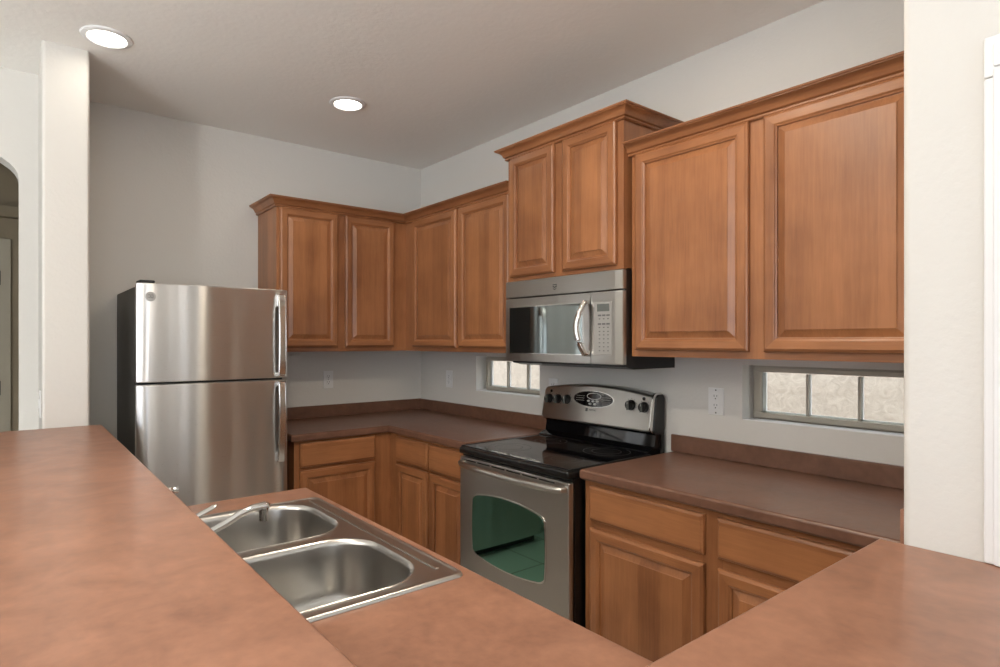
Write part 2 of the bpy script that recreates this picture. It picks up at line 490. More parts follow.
# cased opening on the right-hand wall, standing on the bar
t = bpy.data.objects.new('trim_2', None); COL.objects.link(t); t.location = (XS, 3.8, 1.045); t.matrix_world = Matrix.Translation((XS, 3.8, 1.045)); struct(t)
def casing_profile(bm_, u0, u1, z0, z1):
    bm_.box(XS + 0.0005, XS + 0.014, u0, u1, z0, z1, bev=0.004)
b = MB()
casing_profile(b, 3.423, 3.490, 1.046, 1.8425); b.box(XS + 0.012, XS + 0.020, 3.436, 3.479, 1.046, 1.856, bev=0.004)
casing_profile(b, 4.295, 4.365, 1.046, 1.8425)
casing_profile(b, 3.423, 4.365, 1.843, 1.911); b.box(XS + 0.012, XS + 0.020, 3.436, 4.35, 1.857, 1.897, bev=0.004)
b.build('casing', TRIMW, t)
b = MB(); b.box(XS + 0.0005, XS + 0.006, 3.490, 4.295, 1.046, 1.843)
b.build('opening_panel', TRIMW, t)

# ------------------------------------------------------------------ windows
def window(idx, W):
    y0, y1, z0, z1 = W
    root = bpy.data.objects.new(f'window_{idx}', None); COL.objects.link(root)
    root.location = (-0.1, (y0 + y1) / 2, z0); root.matrix_world = Matrix.Translation(root.location); struct(root)
    f0, f1, g0, g1 = y0 + 0.016, y1 - 0.008, z0 + 0.008, z1 - 0.010
    b = MB(); fw = 0.022
    for (a0, a1, c0, c1) in ((f0, f0 + fw, g0 + fw, g1 - fw + 0.003), (f1 - fw, f1, g0 + fw, g1 - fw + 0.003), (f0, f1, g0, g0 + fw), (f0, f1, g1 - fw + 0.003, g1)):
        b.box(-0.112, -0.07, a0, a1, c0, c1, bev=0.002)
    # mounting flange out to the masonry
    for (a0, a1, c0, c1) in ((y0 + 0.0005, f0, z0 + 0.0005, z1 - 0.0005), (f1, y1 - 0.0005, z0 + 0.0005, z1 - 0.0005), (f0, f1, z0 + 0.0005, g0), (f0, f1, g1, z1 - 0.0005)):
        b.box(-0.110, -0.090, a0, a1, c0, c1)
    b.build('window_frame', ALUM, root)
    n = 3
    step = (f1 - f0 - 2 * fw) / n
    step = 0.180
    for k in range(1, n):
        yy = f0 + fw + k * step
        b = MB(); b.box(-0.088, -0.078, yy - 0.004, yy + 0.004, g0 + fw, g1 - fw)
        b.build('glazing_bar', ALUM, root)
        b = MB(); b.box(-0.104, -0.094, yy - 0.007, yy + 0.007, g0 + fw, g1 - fw)
        b.build('glazing_bar', WGRID, root)
    b = MB(); b.box(-0.104, -0.094, f0 + fw, f0 + fw + 0.014, g0 + fw, g1 - fw); b.box(-0.104, -0.094, f0 + fw, f1 - fw, g0 + fw, g0 + fw + 0.006)
    b.build('sash', WGRID, root)
    b = MB(); b.box(-0.093, -0.090, f0 + fw, f1 - fw, g0 + fw, g1 - fw)
    b.build('pane', PANE, root)
    # painted sill board
    b = MB(); b.box(-0.069, -0.001, y0 + 0.001, y1 - 0.001, z0 - 0.0, z0 + 0.004)
    b.build('sill', TRIMW, root)
window(1, WIN_L)
window(2, WIN_R)

def big_window(idx, plane, at, a0, a1, z0, z1, n):
    root = bpy.data.objects.new(f'window_{idx}', None); COL.objects.link(root)
    root.location = (at, (a0 + a1) / 2, z0) if plane == 'x' else ((a0 + a1) / 2, at, z0)
    root.matrix_world = Matrix.Translation(root.location); struct(root)
    b = MB(); t = 0.05
    def bar(u0, u1, zz0, zz1):
        if plane == 'x': b.box(at - 0.06, at - 0.01, u0, u1, zz0, zz1, bev=0.004)
        else: b.box(u0, u1, at - 0.06, at - 0.01, zz0, zz1, bev=0.004)
    bar(a0, a1, z0, z0 + t); bar(a0, a1, z1 - t, z1); 
    for k in range(n + 1):
        u = a0 + (a1 - a0 - t) * k / n
        bar(u, u + t, z0, z1)
    b.build('window_frame', TRIMW, root)
big_window(3, 'x', ROOM_X, 2.9, 7.5, 0.08, 2.42, 3)
big_window(4, 'y', ROOM_Y, 2.2, 4.6, 0.3, 2.4, 2)

# ------------------------------------------------------------------ cabinets
# local frame of a cabinet face: u along the wall, d out from the wall, z up
MAPX = lambda u, d, z: (d, u, z)      # range wall (x = 0)
MAPY = lambda u, d, z: (u, d, z)      # fridge wall (y = 0)
def wood_for(M): return [WZ, WY if M is MAPX else WX]

def fbox(b, M, u0, u1, d0, d1, z0, z1, bev=0.0, mi=0):
    p, q = M(u0, d0, z0), M(u1, d1, z1)
    b.box(min(p[0], q[0]), max(p[0], q[0]), min(p[1], q[1]), max(p[1], q[1]), z0, z1, bev=bev, mi=mi)

def ring_mesh(b, M, u0, u1, z0, z1, rings, back, front_cap=True):
    """nested rectangular rings (inset, depth) from the outer back edge inwards; top and bottom bands get cross grain"""
    bm_ = bmesh.new(); L = []
    for ins, d in rings:
        L.append([bm_.verts.new(M(u, d, z)) for u, z in ((u0 + ins, z0 + ins), (u1 - ins, z0 + ins), (u1 - ins, z1 - ins), (u0 + ins, z1 - ins))])
    for a, c in zip(L[:-1], L[1:]):
        for i in range(4):
            f = bm_.faces.new((a[i], a[(i + 1) % 4], c[(i + 1) % 4], c[i]))
            f.material_index = 1 if i in (0, 2) else 0
    if front_cap: bm_.faces.new(L[-1])
    bm_.faces.new(L[0][::-1])
    bmesh.ops.recalc_face_normals(bm_, faces=bm_.faces)
    b.merge(bm_, None)

ST, T = 0.040, 0.020      # rail width up to the moulding, door thickness
def door(M, u0, u1, z0, z1, d0, parent, name='door', stile=ST):
    b = MB(); t = d0 + T
    # the frame of stiles and rails with its moulded inner edge
    ring_mesh(b, M, u0, u1, z0, z1, [(0.0, d0 + 0.001), (0.0, t - 0.009), (0.002, t - 0.005), (0.007, t - 0.003), (0.010, t), (stile - 0.003, t), (stile, t - 0.0015), (stile + 0.002, t - 0.0045), (stile + 0.007, t - 0.0065), (stile + 0.008, t - 0.013)], d0)
    o = b.build(name, wood_for(M), parent, smooth=25)
    b = MB(); s = stile + 0.008
    ring_mesh(b, M, u0 + s, u1 - s, z0 + s, z1 - s, [(0.0, t - 0.016), (0.0, t - 0.0125), (0.003, t - 0.0125), (0.025, t - 0.0045), (0.0252, t - 0.0022), (0.0268, t - 0.0014)], d0)
    b.build('raised_panel', [WZ, WZ], o, smooth=12)
    return o
def drawer(M, u0, u1, z0, z1, d0, parent):
    b = MB(); t = d0 + T
    ring_mesh(b, M, u0, u1, z0, z1, [(0.0, d0 + 0.001), (0.0, t - 0.009), (0.002, t - 0.005), (0.007, t - 0.003), (0.010, t)], d0)
    w = wood_for(M)
    return b.build('drawer_front', [w[1], w[1]], parent, smooth=25)

CROWN = [(0.000, -0.004), (0.010, -0.004), (0.014, 0.000), (0.014, 0.004), (0.010, 0.007), (0.014, 0.010), (0.018, 0.011), (0.020, 0.014), (0.024, 0.024), (0.032, 0.033), (0.043, 0.039), (0.047, 0.040), (0.047, 0.043), (0.052, 0.044), (0.054, 0.050), (0.000, 0.050)]
def crown(path, z, parent, mat):
    """path: list of ((x, y), (nx, ny)) with the outward miter vector at each point"""
    b = MB(); loops = []
    for (x, y), (nx, ny) in path:
        loops.append([(x + nx * o, y + ny * o, z + h) for o, h in CROWN])
    b.loft(loops)
    return b.build('crown_molding', mat, parent, smooth=30)

def face_frame(b, M, u0, u1, z0, z1, d, openings, mi_v=0, mi_h=1, t=0.019):
    """frame as a plate with slots left out behind the doors is never seen: build stiles and rails around the openings"""
    us = [u0] + [x for o in openings for x in (o[0] + 0.012, o[1] - 0.012)] + [u1]
    for a, c in zip(us[0::2], us[1::2]):
        fbox(b, M, a, c, d - t, d, z0, z1, mi=mi_v)
    for o in openings:
        for r0, r1 in o[2]:
            fbox(b, M, o[0] + 0.012, o[1] - 0.012, d - t, d, r0, r1, mi=mi_h)

def upper(label, M, u0, u1, z0, z1, depth, doors, dz0, dz1, crown_path, crown_z, group='upper wall cabinets', dlabels=None):
    c = M((u0 + u1) / 2, depth / 2, z0)
    r = thing('wall_cabinet', label, 'cabinet', c, group)
    b = MB(); fbox(b, M, u0, u1, 0.002, depth - 0.0195, z0 + 0.004, z1)
    b.build('cabinet_body', WZ, r)
    b = MB()
    face_frame(b, M, u0, u1, z0, z1, depth, [(a, c_, [(z0, dz0 + 0.012), (dz1 - 0.012, z1)]) for a, c_ in doors])
    b.build('face_frame', wood_for(M), r)
    for a, c_ in doors:
        door(M, a, c_, dz0, dz1, depth, r)
    crown(crown_path, crown_z, r, WY if M is MAPX else WX)
    return r

UD, UB, UT = 0.322, 1.347, 2.19
S2 = 1.0
upper('two-door brown maple wall cabinet in the corner, right of the refrigerator top', MAPY, UD + 0.001, 1.19, UB, UT, UD,
      [(0.421, 0.766), (0.813, 1.173)], 1.374, 2.182,
      [((1.19, 0.001), (1, 0)), ((1.19, UD), (1, 1)), ((UD, UD), (1, 1))], 2.186)
upper('two-door brown maple wall cabinet between the room corner and the microwave cabinet', MAPX, 0.002, 1.383, UB, UT, UD,
      [(0.418, 0.895), (0.920, 1.362)], 1.372, 2.182,
      [((UD, UD), (1, 1)), ((UD, 1.383), (1, 0))], 2.186)
MWD = 0.360
upper('taller brown maple wall cabinet with two short doors directly above the microwave', MAPX, 1.385, 2.111, 1.714, 2.345, MWD,
      [(1.411, 1.720), (1.773, 2.080)], 1.733, 2.340,
      [((0.001, 1.385), (0, -1)), ((MWD, 1.385), (1, -1)), ((MWD, 2.111), (1, 1)), ((0.001, 2.111), (0, 1))], 2.341)
upper('large brown maple wall cabinet with two wide doors, above the right-hand window', MAPX, 2.124, YE - 0.002, UB, UT, UD,
      [(2.149, 2.627), (2.679, 3.143)], 1.374, 2.184,
      [((UD, 2.114), (1, 0)), ((UD, YE - 0.002), (1, 0))], 2.187)

BD = 0.605
def base(label, M, u0, u1, fr0, units, group='base cabinets', front=BD, z_top=0.872):
    """units: (u0, u1, drawer z0, z1, door z1)"""
    c = M((u0 + u1) / 2, front / 2, 0)
    r = thing('base_cabinet', label, 'cabinet', c, group)
    b = MB(); fbox(b, M, u0, u1, 0.002, front - 0.0195, 0.10, z_top)
    b.build('cabinet_body', WZ, r)
    b = MB(); fbox(b, M, u0, u1, 0.01, front - 0.075, 0.0, 0.10)
    b.build('toe_kick', CARC, r)
    b = MB()
    face_frame(b, M, fr0, u1, 0.10, z_top, front, [(a, c_, [(0.10, 0.130), (dt - 0.012, z0 + 0.012), (z1 - 0.012, z_top)]) for a, c_, z0, z1, dt in units])
    b.build('face_frame', wood_for(M), r)
    for a, c_, z0, z1, dt in units:
        drawer(M, a, c_, z0, z1, front, r)
        door(M, a, c_, 0.120, dt, front, r)
    return r
base('one-drawer brown maple base cabinet beside the refrigerator', MAPY, BD + 0.001, 1.196, BD + 0.001, [(0.714, 1.167, 0.730, 0.860, 0.712)])
base('two-drawer brown maple base cabinet between the corner and the range', MAPX, 0.002, 1.384, BD, [(0.694, 1.020, 0.716, 0.856, 0.702), (1.036, 1.362, 0.716, 0.856, 0.702)])
base('two-drawer brown maple base cabinet right of the range, under the right-hand counter', MAPX, 2.118, YE - 0.002, 2.118, [(2.149, 2.627, 0.721, 0.852, 0.691), (2.673, 3.151, 0.724, 0.852, 0.691)])

# sink cabinet: open box under the sink counter, fronts facing the range
r = thing('base_cabinet', 'brown maple sink base cabinet carrying the sink counter', 'cabinet', (1.93, 2.54, 0), 'base cabinets')
b = MB()
b.box(1.650, 2.228, 1.775, 1.793, 0.10, 0.872); b.box(1.650, 2.228, 3.30, 3.318, 0.10, 0.872); b.box(1.650, 2.228, 1.793, 3.30, 0.10, 0.118); b.box(2.212, 2.228, 1.793, 3.30, 0.118, 0.872)
b.build('cabinet_body', WZ, r)
b = MB(); b.box(1.71, 2.228, 1.775, 3.318, 0.0, 0.10); b.build('toe_kick', CARC, r)
MAPS = lambda u, d, z: (1.65 - (d - 0.0), u, z)
b = MB()
b.box(1.631, 1.65, 1.775, 3.318, 0.10, 0.13, mi=1); b.box(1.631, 1.65, 1.775, 3.318, 0.84, 0.872, mi=1)
for yy in (1.775, 2.245, 2.715, 3.278): b.box(1.631, 1.65, yy, yy + 0.04, 0.13, 0.84)
b.build('face_frame', [WZ, WY], r)
for a, c_ in ((1.80, 2.255), (2.275, 2.73), (2.75, 3.29)):
    door(MAPS, a, c_, 0.12, 0.85, 0.019, r)

# ------------------------------------------------------------------ countertops
def nosed(b, pts, z0, z1, bev=0.010):
    b.prism(pts, z0, z1, 'z', bev=bev, seg=4)
CT0, CT1, CD, BSZ = 0.873, 0.914, 0.637, 0.989
def counter(name, label, pts, group='countertops', z0=CT0, z1=CT1, bev=0.011):
    b = MB(); nosed(b, pts, z0, z1, bev)
    o = b.build(name, LAM_SHADED, None, smooth=40)
    return tag(o, label, 'countertop', group)
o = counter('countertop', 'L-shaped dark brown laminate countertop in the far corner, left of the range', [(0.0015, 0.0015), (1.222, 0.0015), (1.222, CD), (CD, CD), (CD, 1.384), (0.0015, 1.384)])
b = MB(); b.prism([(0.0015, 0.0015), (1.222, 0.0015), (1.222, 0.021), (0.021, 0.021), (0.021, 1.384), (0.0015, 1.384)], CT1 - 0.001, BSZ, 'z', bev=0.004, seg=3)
b.build('backsplash', LAM_SHADED, o, smooth=40)
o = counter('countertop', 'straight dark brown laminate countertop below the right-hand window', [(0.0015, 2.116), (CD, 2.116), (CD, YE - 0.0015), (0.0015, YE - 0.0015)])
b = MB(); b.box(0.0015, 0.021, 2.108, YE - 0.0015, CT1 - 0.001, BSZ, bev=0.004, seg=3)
b.build('backsplash', LAM_SHADED, o, smooth=40)

# sink counter with a cut-out
SX0, SX1, SY0, SY1 = 1.624, 2.186, 1.905, 2.684     # sink outer rim
b = MB()
hx0, hx1, hy0, hy1 = SX0 + 0.018, SX1 - 0.018, SY0 + 0.018, SY1 - 0.018
bm_ = bmesh.new()
cx0, cx1, cy0, cy1 = 1.592, 2.230, 1.742, 3.400
xs = [cx0, hx0, hx1, cx1]; ys = [cy0, hy0, hy1, cy1]
top = {}; bot = {}
for i, x in enumerate(xs):
    for j, y in enumerate(ys):
        top[i, j] = bm_.verts.new((x, y, CT1)); bot[i, j] = bm_.verts.new((x, y, CT0))
for i in range(3):
    for j in range(3):
        if i == 1 and j == 1: continue
        bm_.faces.new((top[i, j], top[i + 1, j], top[i + 1, j + 1], top[i, j + 1]))
        bm_.faces.new((bot[i, j], bot[i, j + 1], bot[i + 1, j + 1], bot[i + 1, j]))
def wallq(a, c): bm_.faces.new((top[a], top[c], bot[c], bot[a]))
for k in range(3):
    wallq((k, 0), (k + 1, 0)); wallq((k, 3), (k + 1, 3)); wallq((0, k), (0, k + 1)); wallq((3, k), (3, k + 1))
for a, c in (((1, 1), (2, 1)), ((1, 2), (2, 2)), ((1, 1), (1, 2)), ((2, 1), (2, 2))): wallq(a, c)
bmesh.ops.recalc_face_normals(bm_, faces=bm_.faces)
es = [e for e in bm_.edges if all(abs(v.co.x - cx0) < 1e-6 for v in e.verts) and abs(e.verts[0].co.z - e.verts[1].co.z) < 1e-6 or all(abs(v.co.y - cy0) < 1e-6 for v in e.verts) and abs(e.verts[0].co.z - e.verts[1].co.z) < 1e-6]
bmesh.ops.bevel(bm_, geom=es, offset=0.011, segments=4, profile=0.5, affect='EDGES')
b.merge(bm_)
tag(b.build('countertop', LAM, None, smooth=40), 'brown laminate sink countertop, low strip in front of the raised bar holding the sink', 'countertop', 'countertops')

# raised bar, L-shaped
BX0, BX1, BY0, BY1, BZ = 2.077, 2.58, 3.270, 3.78, 1.045
b = MB()
nosed(b, [(BX0, 0.638), (BX1, 0.638), (BX1, BY1), (XS + 0.0015, BY1), (XS + 0.0015, BY0), (BX0, BY0)], 1.008, BZ, 0.007)
bar = b.build('bar_top', LAM, None, smooth=40)
tag(bar, 'wide raised L-shaped brown laminate bar top in the foreground', 'countertop')
b = MB(); b.box(1.055, 1.084, 3.297, YE - 0.001, 1.03, 1.100, bev=0.002)
b.build('side_splash', LAM, bar)

# ------------------------------------------------------------------ refrigerator
def text(name, body, size, loc, rot, mat, parent, extrude=0.0004):
    c = bpy.data.curves.new(name, 'FONT'); c.body = body; c.size = size; c.extrude = extrude
    c.align_x = 'CENTER'; c.align_y = 'CENTER'
    c.materials.append(mat)
    tmp = bpy.data.objects.new('tmp', c); COL.objects.link(tmp)
    me = bpy.data.meshes.new_from_object(tmp); bpy.data.objects.remove(tmp); bpy.data.curves.remove(c)
    if not me.materials: me.materials.append(mat)
    o = bpy.data.objects.new(name, me); COL.objects.link(o)
    o.parent = parent; o.location = Vector(loc) - Vector(parent['_o'] if '_o' in parent else parent.location)
    o.rotation_euler = rot
    return o

FX0, FX1, FY, FH, FSPLIT = 1.262, 1.950, 0.700, 1.672, 1.218
r = thing('refrigerator', 'tall stainless top-freezer refrigerator with charcoal sides in the left alcove', 'refrigerator', ((FX0 + FX1) / 2, 0.37, 0))
b = MB(); b.box(FX0 + 0.004, FX1 - 0.002, 0.04, 0.625, 0.03, FH - 0.012, bev=0.006)
b.build('case', DGREY, r)
b = MB(); b.box(FX0 + 0.012, FX1 - 0.010, 0.625, 0.642, 0.06, FH - 0.014)
b.build('gasket', GASKET, r)
b = MB(); b.box(FX0 + 0.02, FX1 - 0.02, 0.56, 0.62, 0.0, 0.055)
b.build('toe_grille', GASKET, r)
def fridge_door(name, z0, z1):
    n = 28; bulge = 0.013; rc = 0.014
    pts = [(FX0, 0.641), (FX1, 0.641)]
    for k in range(n + 1):
        s = 1 - 2 * k / n
        x = (FX0 + FX1) / 2 + s * (FX1 - FX0) / 2
        e = (FX1 - FX0) / 2 * (1 - abs(s))
        y = FY - 0.004 + bulge * (1 - s * s)
        if e < rc: y -= rc - math.sqrt(max(rc * rc - (rc - e) ** 2, 0))
        pts.append((x, y))
    # finer corner
    b = MB(); b.prism(pts, z0, z1, 'z', bev=0.005, seg=3)
    return b.build(name, ST_FR, r, smooth=30)
fz = fridge_door('freezer_door', FSPLIT + 0.005, FH)
ff = fridge_door('fresh_food_door', 0.065, FSPLIT - 0.005)
def strap(b, path, w, t, x):
    """flat bar of width w (along x) and thickness t following a path in the y-z plane"""
    loops = []
    P_ = [Vector((0, y, z)) for y, z in path]
    for i, p in enumerate(P_):
        tg = (P_[min(i + 1, len(P_) - 1)] - P_[max(i - 1, 0)]).normalized()
        nr = Vector((0, -tg.z, tg.y))
        ww = w if not isinstance(w, list) else w[i]
        lp = []
        for sx, sn in ((-1, -1), (1, -1), (1, 1), (-1, 1)):
            for (dx, dn) in ((0.85, 1.0), (1.0, 0.6)) if (sx * sn) > 0 else ((1.0, 0.6), (0.85, 1.0)):
                lp.append(Vector((x, 0, 0)) + p + Vector((sx * dx * ww / 2, 0, 0)) + nr * (sn * dn * t / 2))
        loops.append(lp)
    b.loft(loops)
HX = 1.306
def bez(p0, p1, p2, p3, n=14):
    out = []
    for i in range(n + 1):
        t = i / n
        out.append(tuple((1 - t) ** 3 * a + 3 * (1 - t) ** 2 * t * b_ + 3 * (1 - t) * t * t * c + t ** 3 * d for a, b_, c, d in zip(p0, p1, p2, p3)))
    return out
ybase = FY + 0.004
b = MB(); strap(b, [(ybase, 1.640), (ybase + 0.012, 1.644)] + bez((ybase + 0.018, 1.641), (ybase + 0.036, 1.58), (ybase + 0.040, 1.38), (ybase + 0.026, 1.245)) + [(ybase, 1.236)], 0.036, 0.013, HX)
b.box(HX - 0.020, HX + 0.020, ybase - 0.004, ybase + 0.012, 1.585, 1.646, bev=0.004)
b.box(HX - 0.017, HX + 0.017, ybase - 0.004, ybase + 0.026, 1.232, 1.252, bev=0.004)
b.build('handle', ST_HAN, fz)
b = MB(); strap(b, [(ybase, 1.198)] + bez((ybase + 0.026, 1.190), (ybase + 0.040, 1.07), (ybase + 0.036, 0.92), (ybase + 0.018, 0.815)) + [(ybase + 0.010, 0.800), (ybase, 0.802)], 0.034, 0.013, HX)
b.box(HX - 0.017, HX + 0.017, ybase - 0.004, ybase + 0.026, 1.183, 1.203, bev=0.004)
b.box(HX - 0.018, HX + 0.018, ybase - 0.004, ybase + 0.012, 0.797, 0.850, bev=0.004)
b.build('handle', ST_HAN, ff)
b = MB(); b.box(FX1 - 0.075, FX1 - 0.010, 0.60, 0.685, FH + 0.001, FH + 0.014, bev=0.005); b.build('hinge_cover', GASKET, r)
# round badge with a scrolled monogram
b = MB(); by = FY + 0.0042; bx, bz = 1.897, 1.611
b.lathe((bx, by, bz), [(0.0, -0.006), (0.021, -0.006), (0.021, 0.0015), (0.0195, 0.0025), (0.0185, 0.0015), (0.0, 0.0015)], n=28, axis='y')
bd = b.build('badge', PADM, fz)
bd['label'] = 'round grey badge with scrolled monogram'
b = MB()
for cx_, cz_, rr_, a0, a1 in ((bx + 0.0055, bz, 0.0055, 0.6, 5.6), (bx - 0.0055, bz, 0.0055, 0.9, 6.0)):
    pth = [(cx_ + rr_ * math.cos(a0 + (a1 - a0) * k / 14) * (1 - 0.02 * k), by + 0.002, cz_ + rr_ * 1.5 * math.sin(a0 + (a1 - a0) * k / 14) * (1 - 0.02 * k)) for k in range(15)]
    b.tube(pth, 0.0012, n=6, up=Vector((0, 1, 0)))
b.build('monogram', KEYM, bd)

# ------------------------------------------------------------------ over-the-range microwave
MF = 0.378; M0, M1, MZ0, MZ1 = 1.386, 2.118, 1.308, 1.702
r = thing('microwave', 'stainless over-the-range microwave hanging below the taller cabinet', 'microwave', (0.2, 1.75, MZ0))
b = MB(); b.box(0.003, 0.352, M0 + 0.002, M1 - 0.001, MZ0, MZ1 + 0.008); b.build('case', BLACK, r)
b = MB(); b.prism([(0.003, 1.290), (0.30, 1.290), (0.362, 1.302), (0.362, 1.3085), (0.003, 1.3085)], M0 + 0.035, M1 - 0.001, 'y'); b.build('vent_base', BLACK, r)
def front_plan(y0, y1, right_bevel):
    pts = [(0.352, y0), (MF, y0)]
    if right_bevel: pts += [(MF, y1 - 0.040), (MF - 0.001, y1 - 0.034), (MF - 0.006, y1 - 0.004), (MF - 0.012, y1), (0.352, y1)]
    else: pts += [(MF, y1), (0.352, y1)]
    return pts
b = MB(); b.prism(front_plan(M0, M1, True), 1.629, MZ1 + 0.008, 'z', bev=0.002); b.build('vent_panel', ST_AP, r)
b = MB(); b.prism(front_plan(M0, 1.948, False), MZ0 + 0.003, 1.623, 'z', bev=0.002); dr = b.build('door', ST_AP, r)
b = MB(); b.prism(front_plan(1.951, M1, True), MZ0 + 0.003, 1.623, 'z', bev=0.002); b.build('control_panel', ST_AP, r)
b = MB(); b.box(MF - 0.002, MF + 0.0015, 1.414, 1.906, 1.347, 1.583, bev=0.001); b.build('window_frame', ST_HAN, dr)
b = MB(); b.box(MF, MF + 0.003, 1.419, 1.902, 1.352, 1.578, bev=0.001); b.build('window_glass', MICROG, dr)
b = MB()
pth = [(MF + 0.002, 1.935, 1.578), (MF + 0.022, 1.931, 1.577)] + [(MF + 0.022 + 0.030 * math.sin(math.pi * k / 12) ** 0.7, 1.929 - 0.018 * math.sin(math.pi * k / 12), 1.570 - 0.205 * k / 12) for k in range(1, 12)] + [(MF + 0.022, 1.931, 1.357), (MF + 0.002, 1.935, 1.355)]
b.tube(pth, [0.013, 0.0145] + [0.0135] * 11 + [0.0145, 0.013], n=14)
b.build('handle', ST_HAN, dr)
b = MB(); b.box(MF - 0.001, MF + 0.002, 1.968, 2.062, 1.352, 1.580, bev=0.0015); kp = b.build('keypad', PADM, r)
b = MB(); b.box(MF + 0.001, MF + 0.003, 1.985, 2.052, 1.538, 1.570, bev=0.001); b.build('display', LCD, kp)
b = MB()
for row, z in enumerate((1.521, 1.506, 1.484, 1.469, 1.452, 1.437, 1.420, 1.403, 1.386, 1.369)):
    for c_ in range(3):
        y = 1.990 + c_ * 0.023
        hh = 0.0035 if row in (0, 2) else 0.0022
        ww = 0.018 if row in (0, 2) else 0.008
        b.box(MF + 0.0015, MF + 0.0026, y + 0.009 - ww / 2, y + 0.009 + ww / 2, z - hh, z + hh)
b.build('keys', KEYM, kp)
# maker's emblem on the vent panel
b = MB()
ey, ez = 1.731, 1.664
for q in ([(-0.013, 0.012), (0.013, 0.012), (0.013, 0.008), (-0.013, 0.008)], [(-0.013, 0.005), (-0.008, 0.005), (0.0, -0.001), (0.008, 0.005), (0.013, 0.005), (0.013, 0.0), (0.0, -0.006), (-0.013, 0.0)], [(-0.010, -0.006), (0.0, -0.011), (0.010, -0.006), (0.010, -0.010), (0.0, -0.015), (-0.010, -0.010)]):
    b.prism([(ey + y, ez + z) for y, z in q], MF - 0.0005, MF + 0.0012, 'x')
b.build('emblem', KEYM, r)

# ------------------------------------------------------------------ range
R0, R1 = 1.398, 2.104
r = thing('range', 'freestanding stainless electric range with black glass cooktop between the counters', 'range', (0.34, 1.75, 0))
b = MB(); b.box(0.03, 0.652, R0 + 0.002, R1, 0.02, 0.872); b.build('body', BLACK, r)
b = MB()
b.box(0.152, 0.690, R0, R1, 0.874, 0.9065, bev=0.010, seg=3)
ct = b.build('cooktop', BLACK, r)
b = MB(); b.box(0.155, 0.668, R0 + 0.018, R1 - 0.018, 0.904, 0.9105, bev=0.002); gl = b.build('glass_top', BLACKG, ct)
b = MB()
for y0_, y1_ in ((R0 + 0.004, R0 + 0.016), (R1 - 0.016, R1 - 0.004)):
    b = MB(); b.box(0.155, 0.680, y0_, y1_, 0.903, 0.9125, bev=0.004); b.build('side_rail', BLACK, ct)
for (bx_, by_, br_) in ((0.53, 1.58, 0.105), (0.53, 1.93, 0.085), (0.25, 1.58, 0.080), (0.25, 1.93, 0.105)):
    b = MB()
    for q in (br_, br_ * 0.62):
        lps = []
        for rr_, hh_ in ((q - 0.001, 0.9104), (q - 0.001, 0.9107), (q + 0.001, 0.9107), (q + 0.001, 0.9104)):
            lps.append([(bx_ + rr_ * math.cos(2 * math.pi * k / 48), by_ + rr_ * math.sin(2 * math.pi * k / 48), hh_) for k in range(48)])
        b.loft(lps, close_ends=False)
    b.build('burner_ring', DGREY, ct)
# vented strip, door, handle, window
b = MB(); b.box(0.652, 0.664, R0 + 0.002, R1 - 0.002, 0.862, 0.876); b.build('vent_gap', BLACK, r)
b = MB(); b.box(0.653, 0.682, R0 + 0.001, R1 - 0.003, 0.285, 0.860, bev=0.005, seg=3); od = b.build('oven_door', ST_AP, r)
b = MB()
nS = 6
for k in range(nS):
    y0_ = R0 + 0.035 + k * (R1 - R0 - 0.10) / nS
    b.box(0.6815, 0.6832, y0_, y0_ + 0.088, 0.8445, 0.8505, bev=0.0006)
b.build('vent_slots', GASKET, od)
hy = [(0.680, R0 + 0.022), (0.700, R0 + 0.028), (0.716, R0 + 0.060), (0.728, R0 + 0.16), (0.735, (R0 + R1) / 2 - 0.1), (0.735, (R0 + R1) / 2 + 0.1), (0.728, R1 - 0.16), (0.716, R1 - 0.060), (0.700, R1 - 0.028), (0.680, R1 - 0.022)]
b = MB(); b.tube([(x, y, 0.832) for x, y in hy], [0.012, 0.013, 0.0135, 0.014, 0.0145, 0.0145, 0.014, 0.0135, 0.013, 0.012], n=14, flat=1.05); b.build('handle', ST_AP, od)
def lens_poly(y0, y1, z0, z1, bt, bb, bs, grow=0.0):
    y0 -= grow; y1 += grow; z0 -= grow; z1 += grow
    n = 14; pts = []
    rng = [0.045 + 0.91 * k / n for k in range(n + 1)]
    for t in rng: pts.append((y0 + (y1 - y0) * t, z0 - bb * 4 * t * (1 - t)))
    for t in rng: pts.append((y1 + bs * 4 * t * (1 - t), z0 + (z1 - z0) * t))
    for t in rng: pts.append((y1 - (y1 - y0) * t, z1 + bt * 4 * t * (1 - t)))
    for t in rng: pts.append((y0 - bs * 4 * t * (1 - t), z1 - (z1 - z0) * t))
    for _ in range(2):
        q = []
        for i in range(len(pts)):
            a, c = pts[i], pts[(i + 1) % len(pts)]
            q += [(a[0] * .75 + c[0] * .25, a[1] * .75 + c[1] * .25), (a[0] * .25 + c[0] * .75, a[1] * .25 + c[1] * .75)]
        pts = q
    return pts
WPAR = (1.506, 1.966, 0.432, 0.692, 0.026, 0.024, 0.008)
b = MB(); b.prism(lens_poly(*WPAR, grow=0.006), 0.680, 0.6856, 'x', bev=0.0012); b.build('window_trim', ST_HAN, od)
b = MB(); b.prism(lens_poly(*WPAR), 0.681, 0.6870, 'x', bev=0.001); b.build('oven_window', OVENG, od)
b = MB(); b.box(0.653, 0.680, R0 + 0.001, R1 - 0.003, 0.06, 0.278, bev=0.005); b.build('storage_drawer', ST_AP, r)
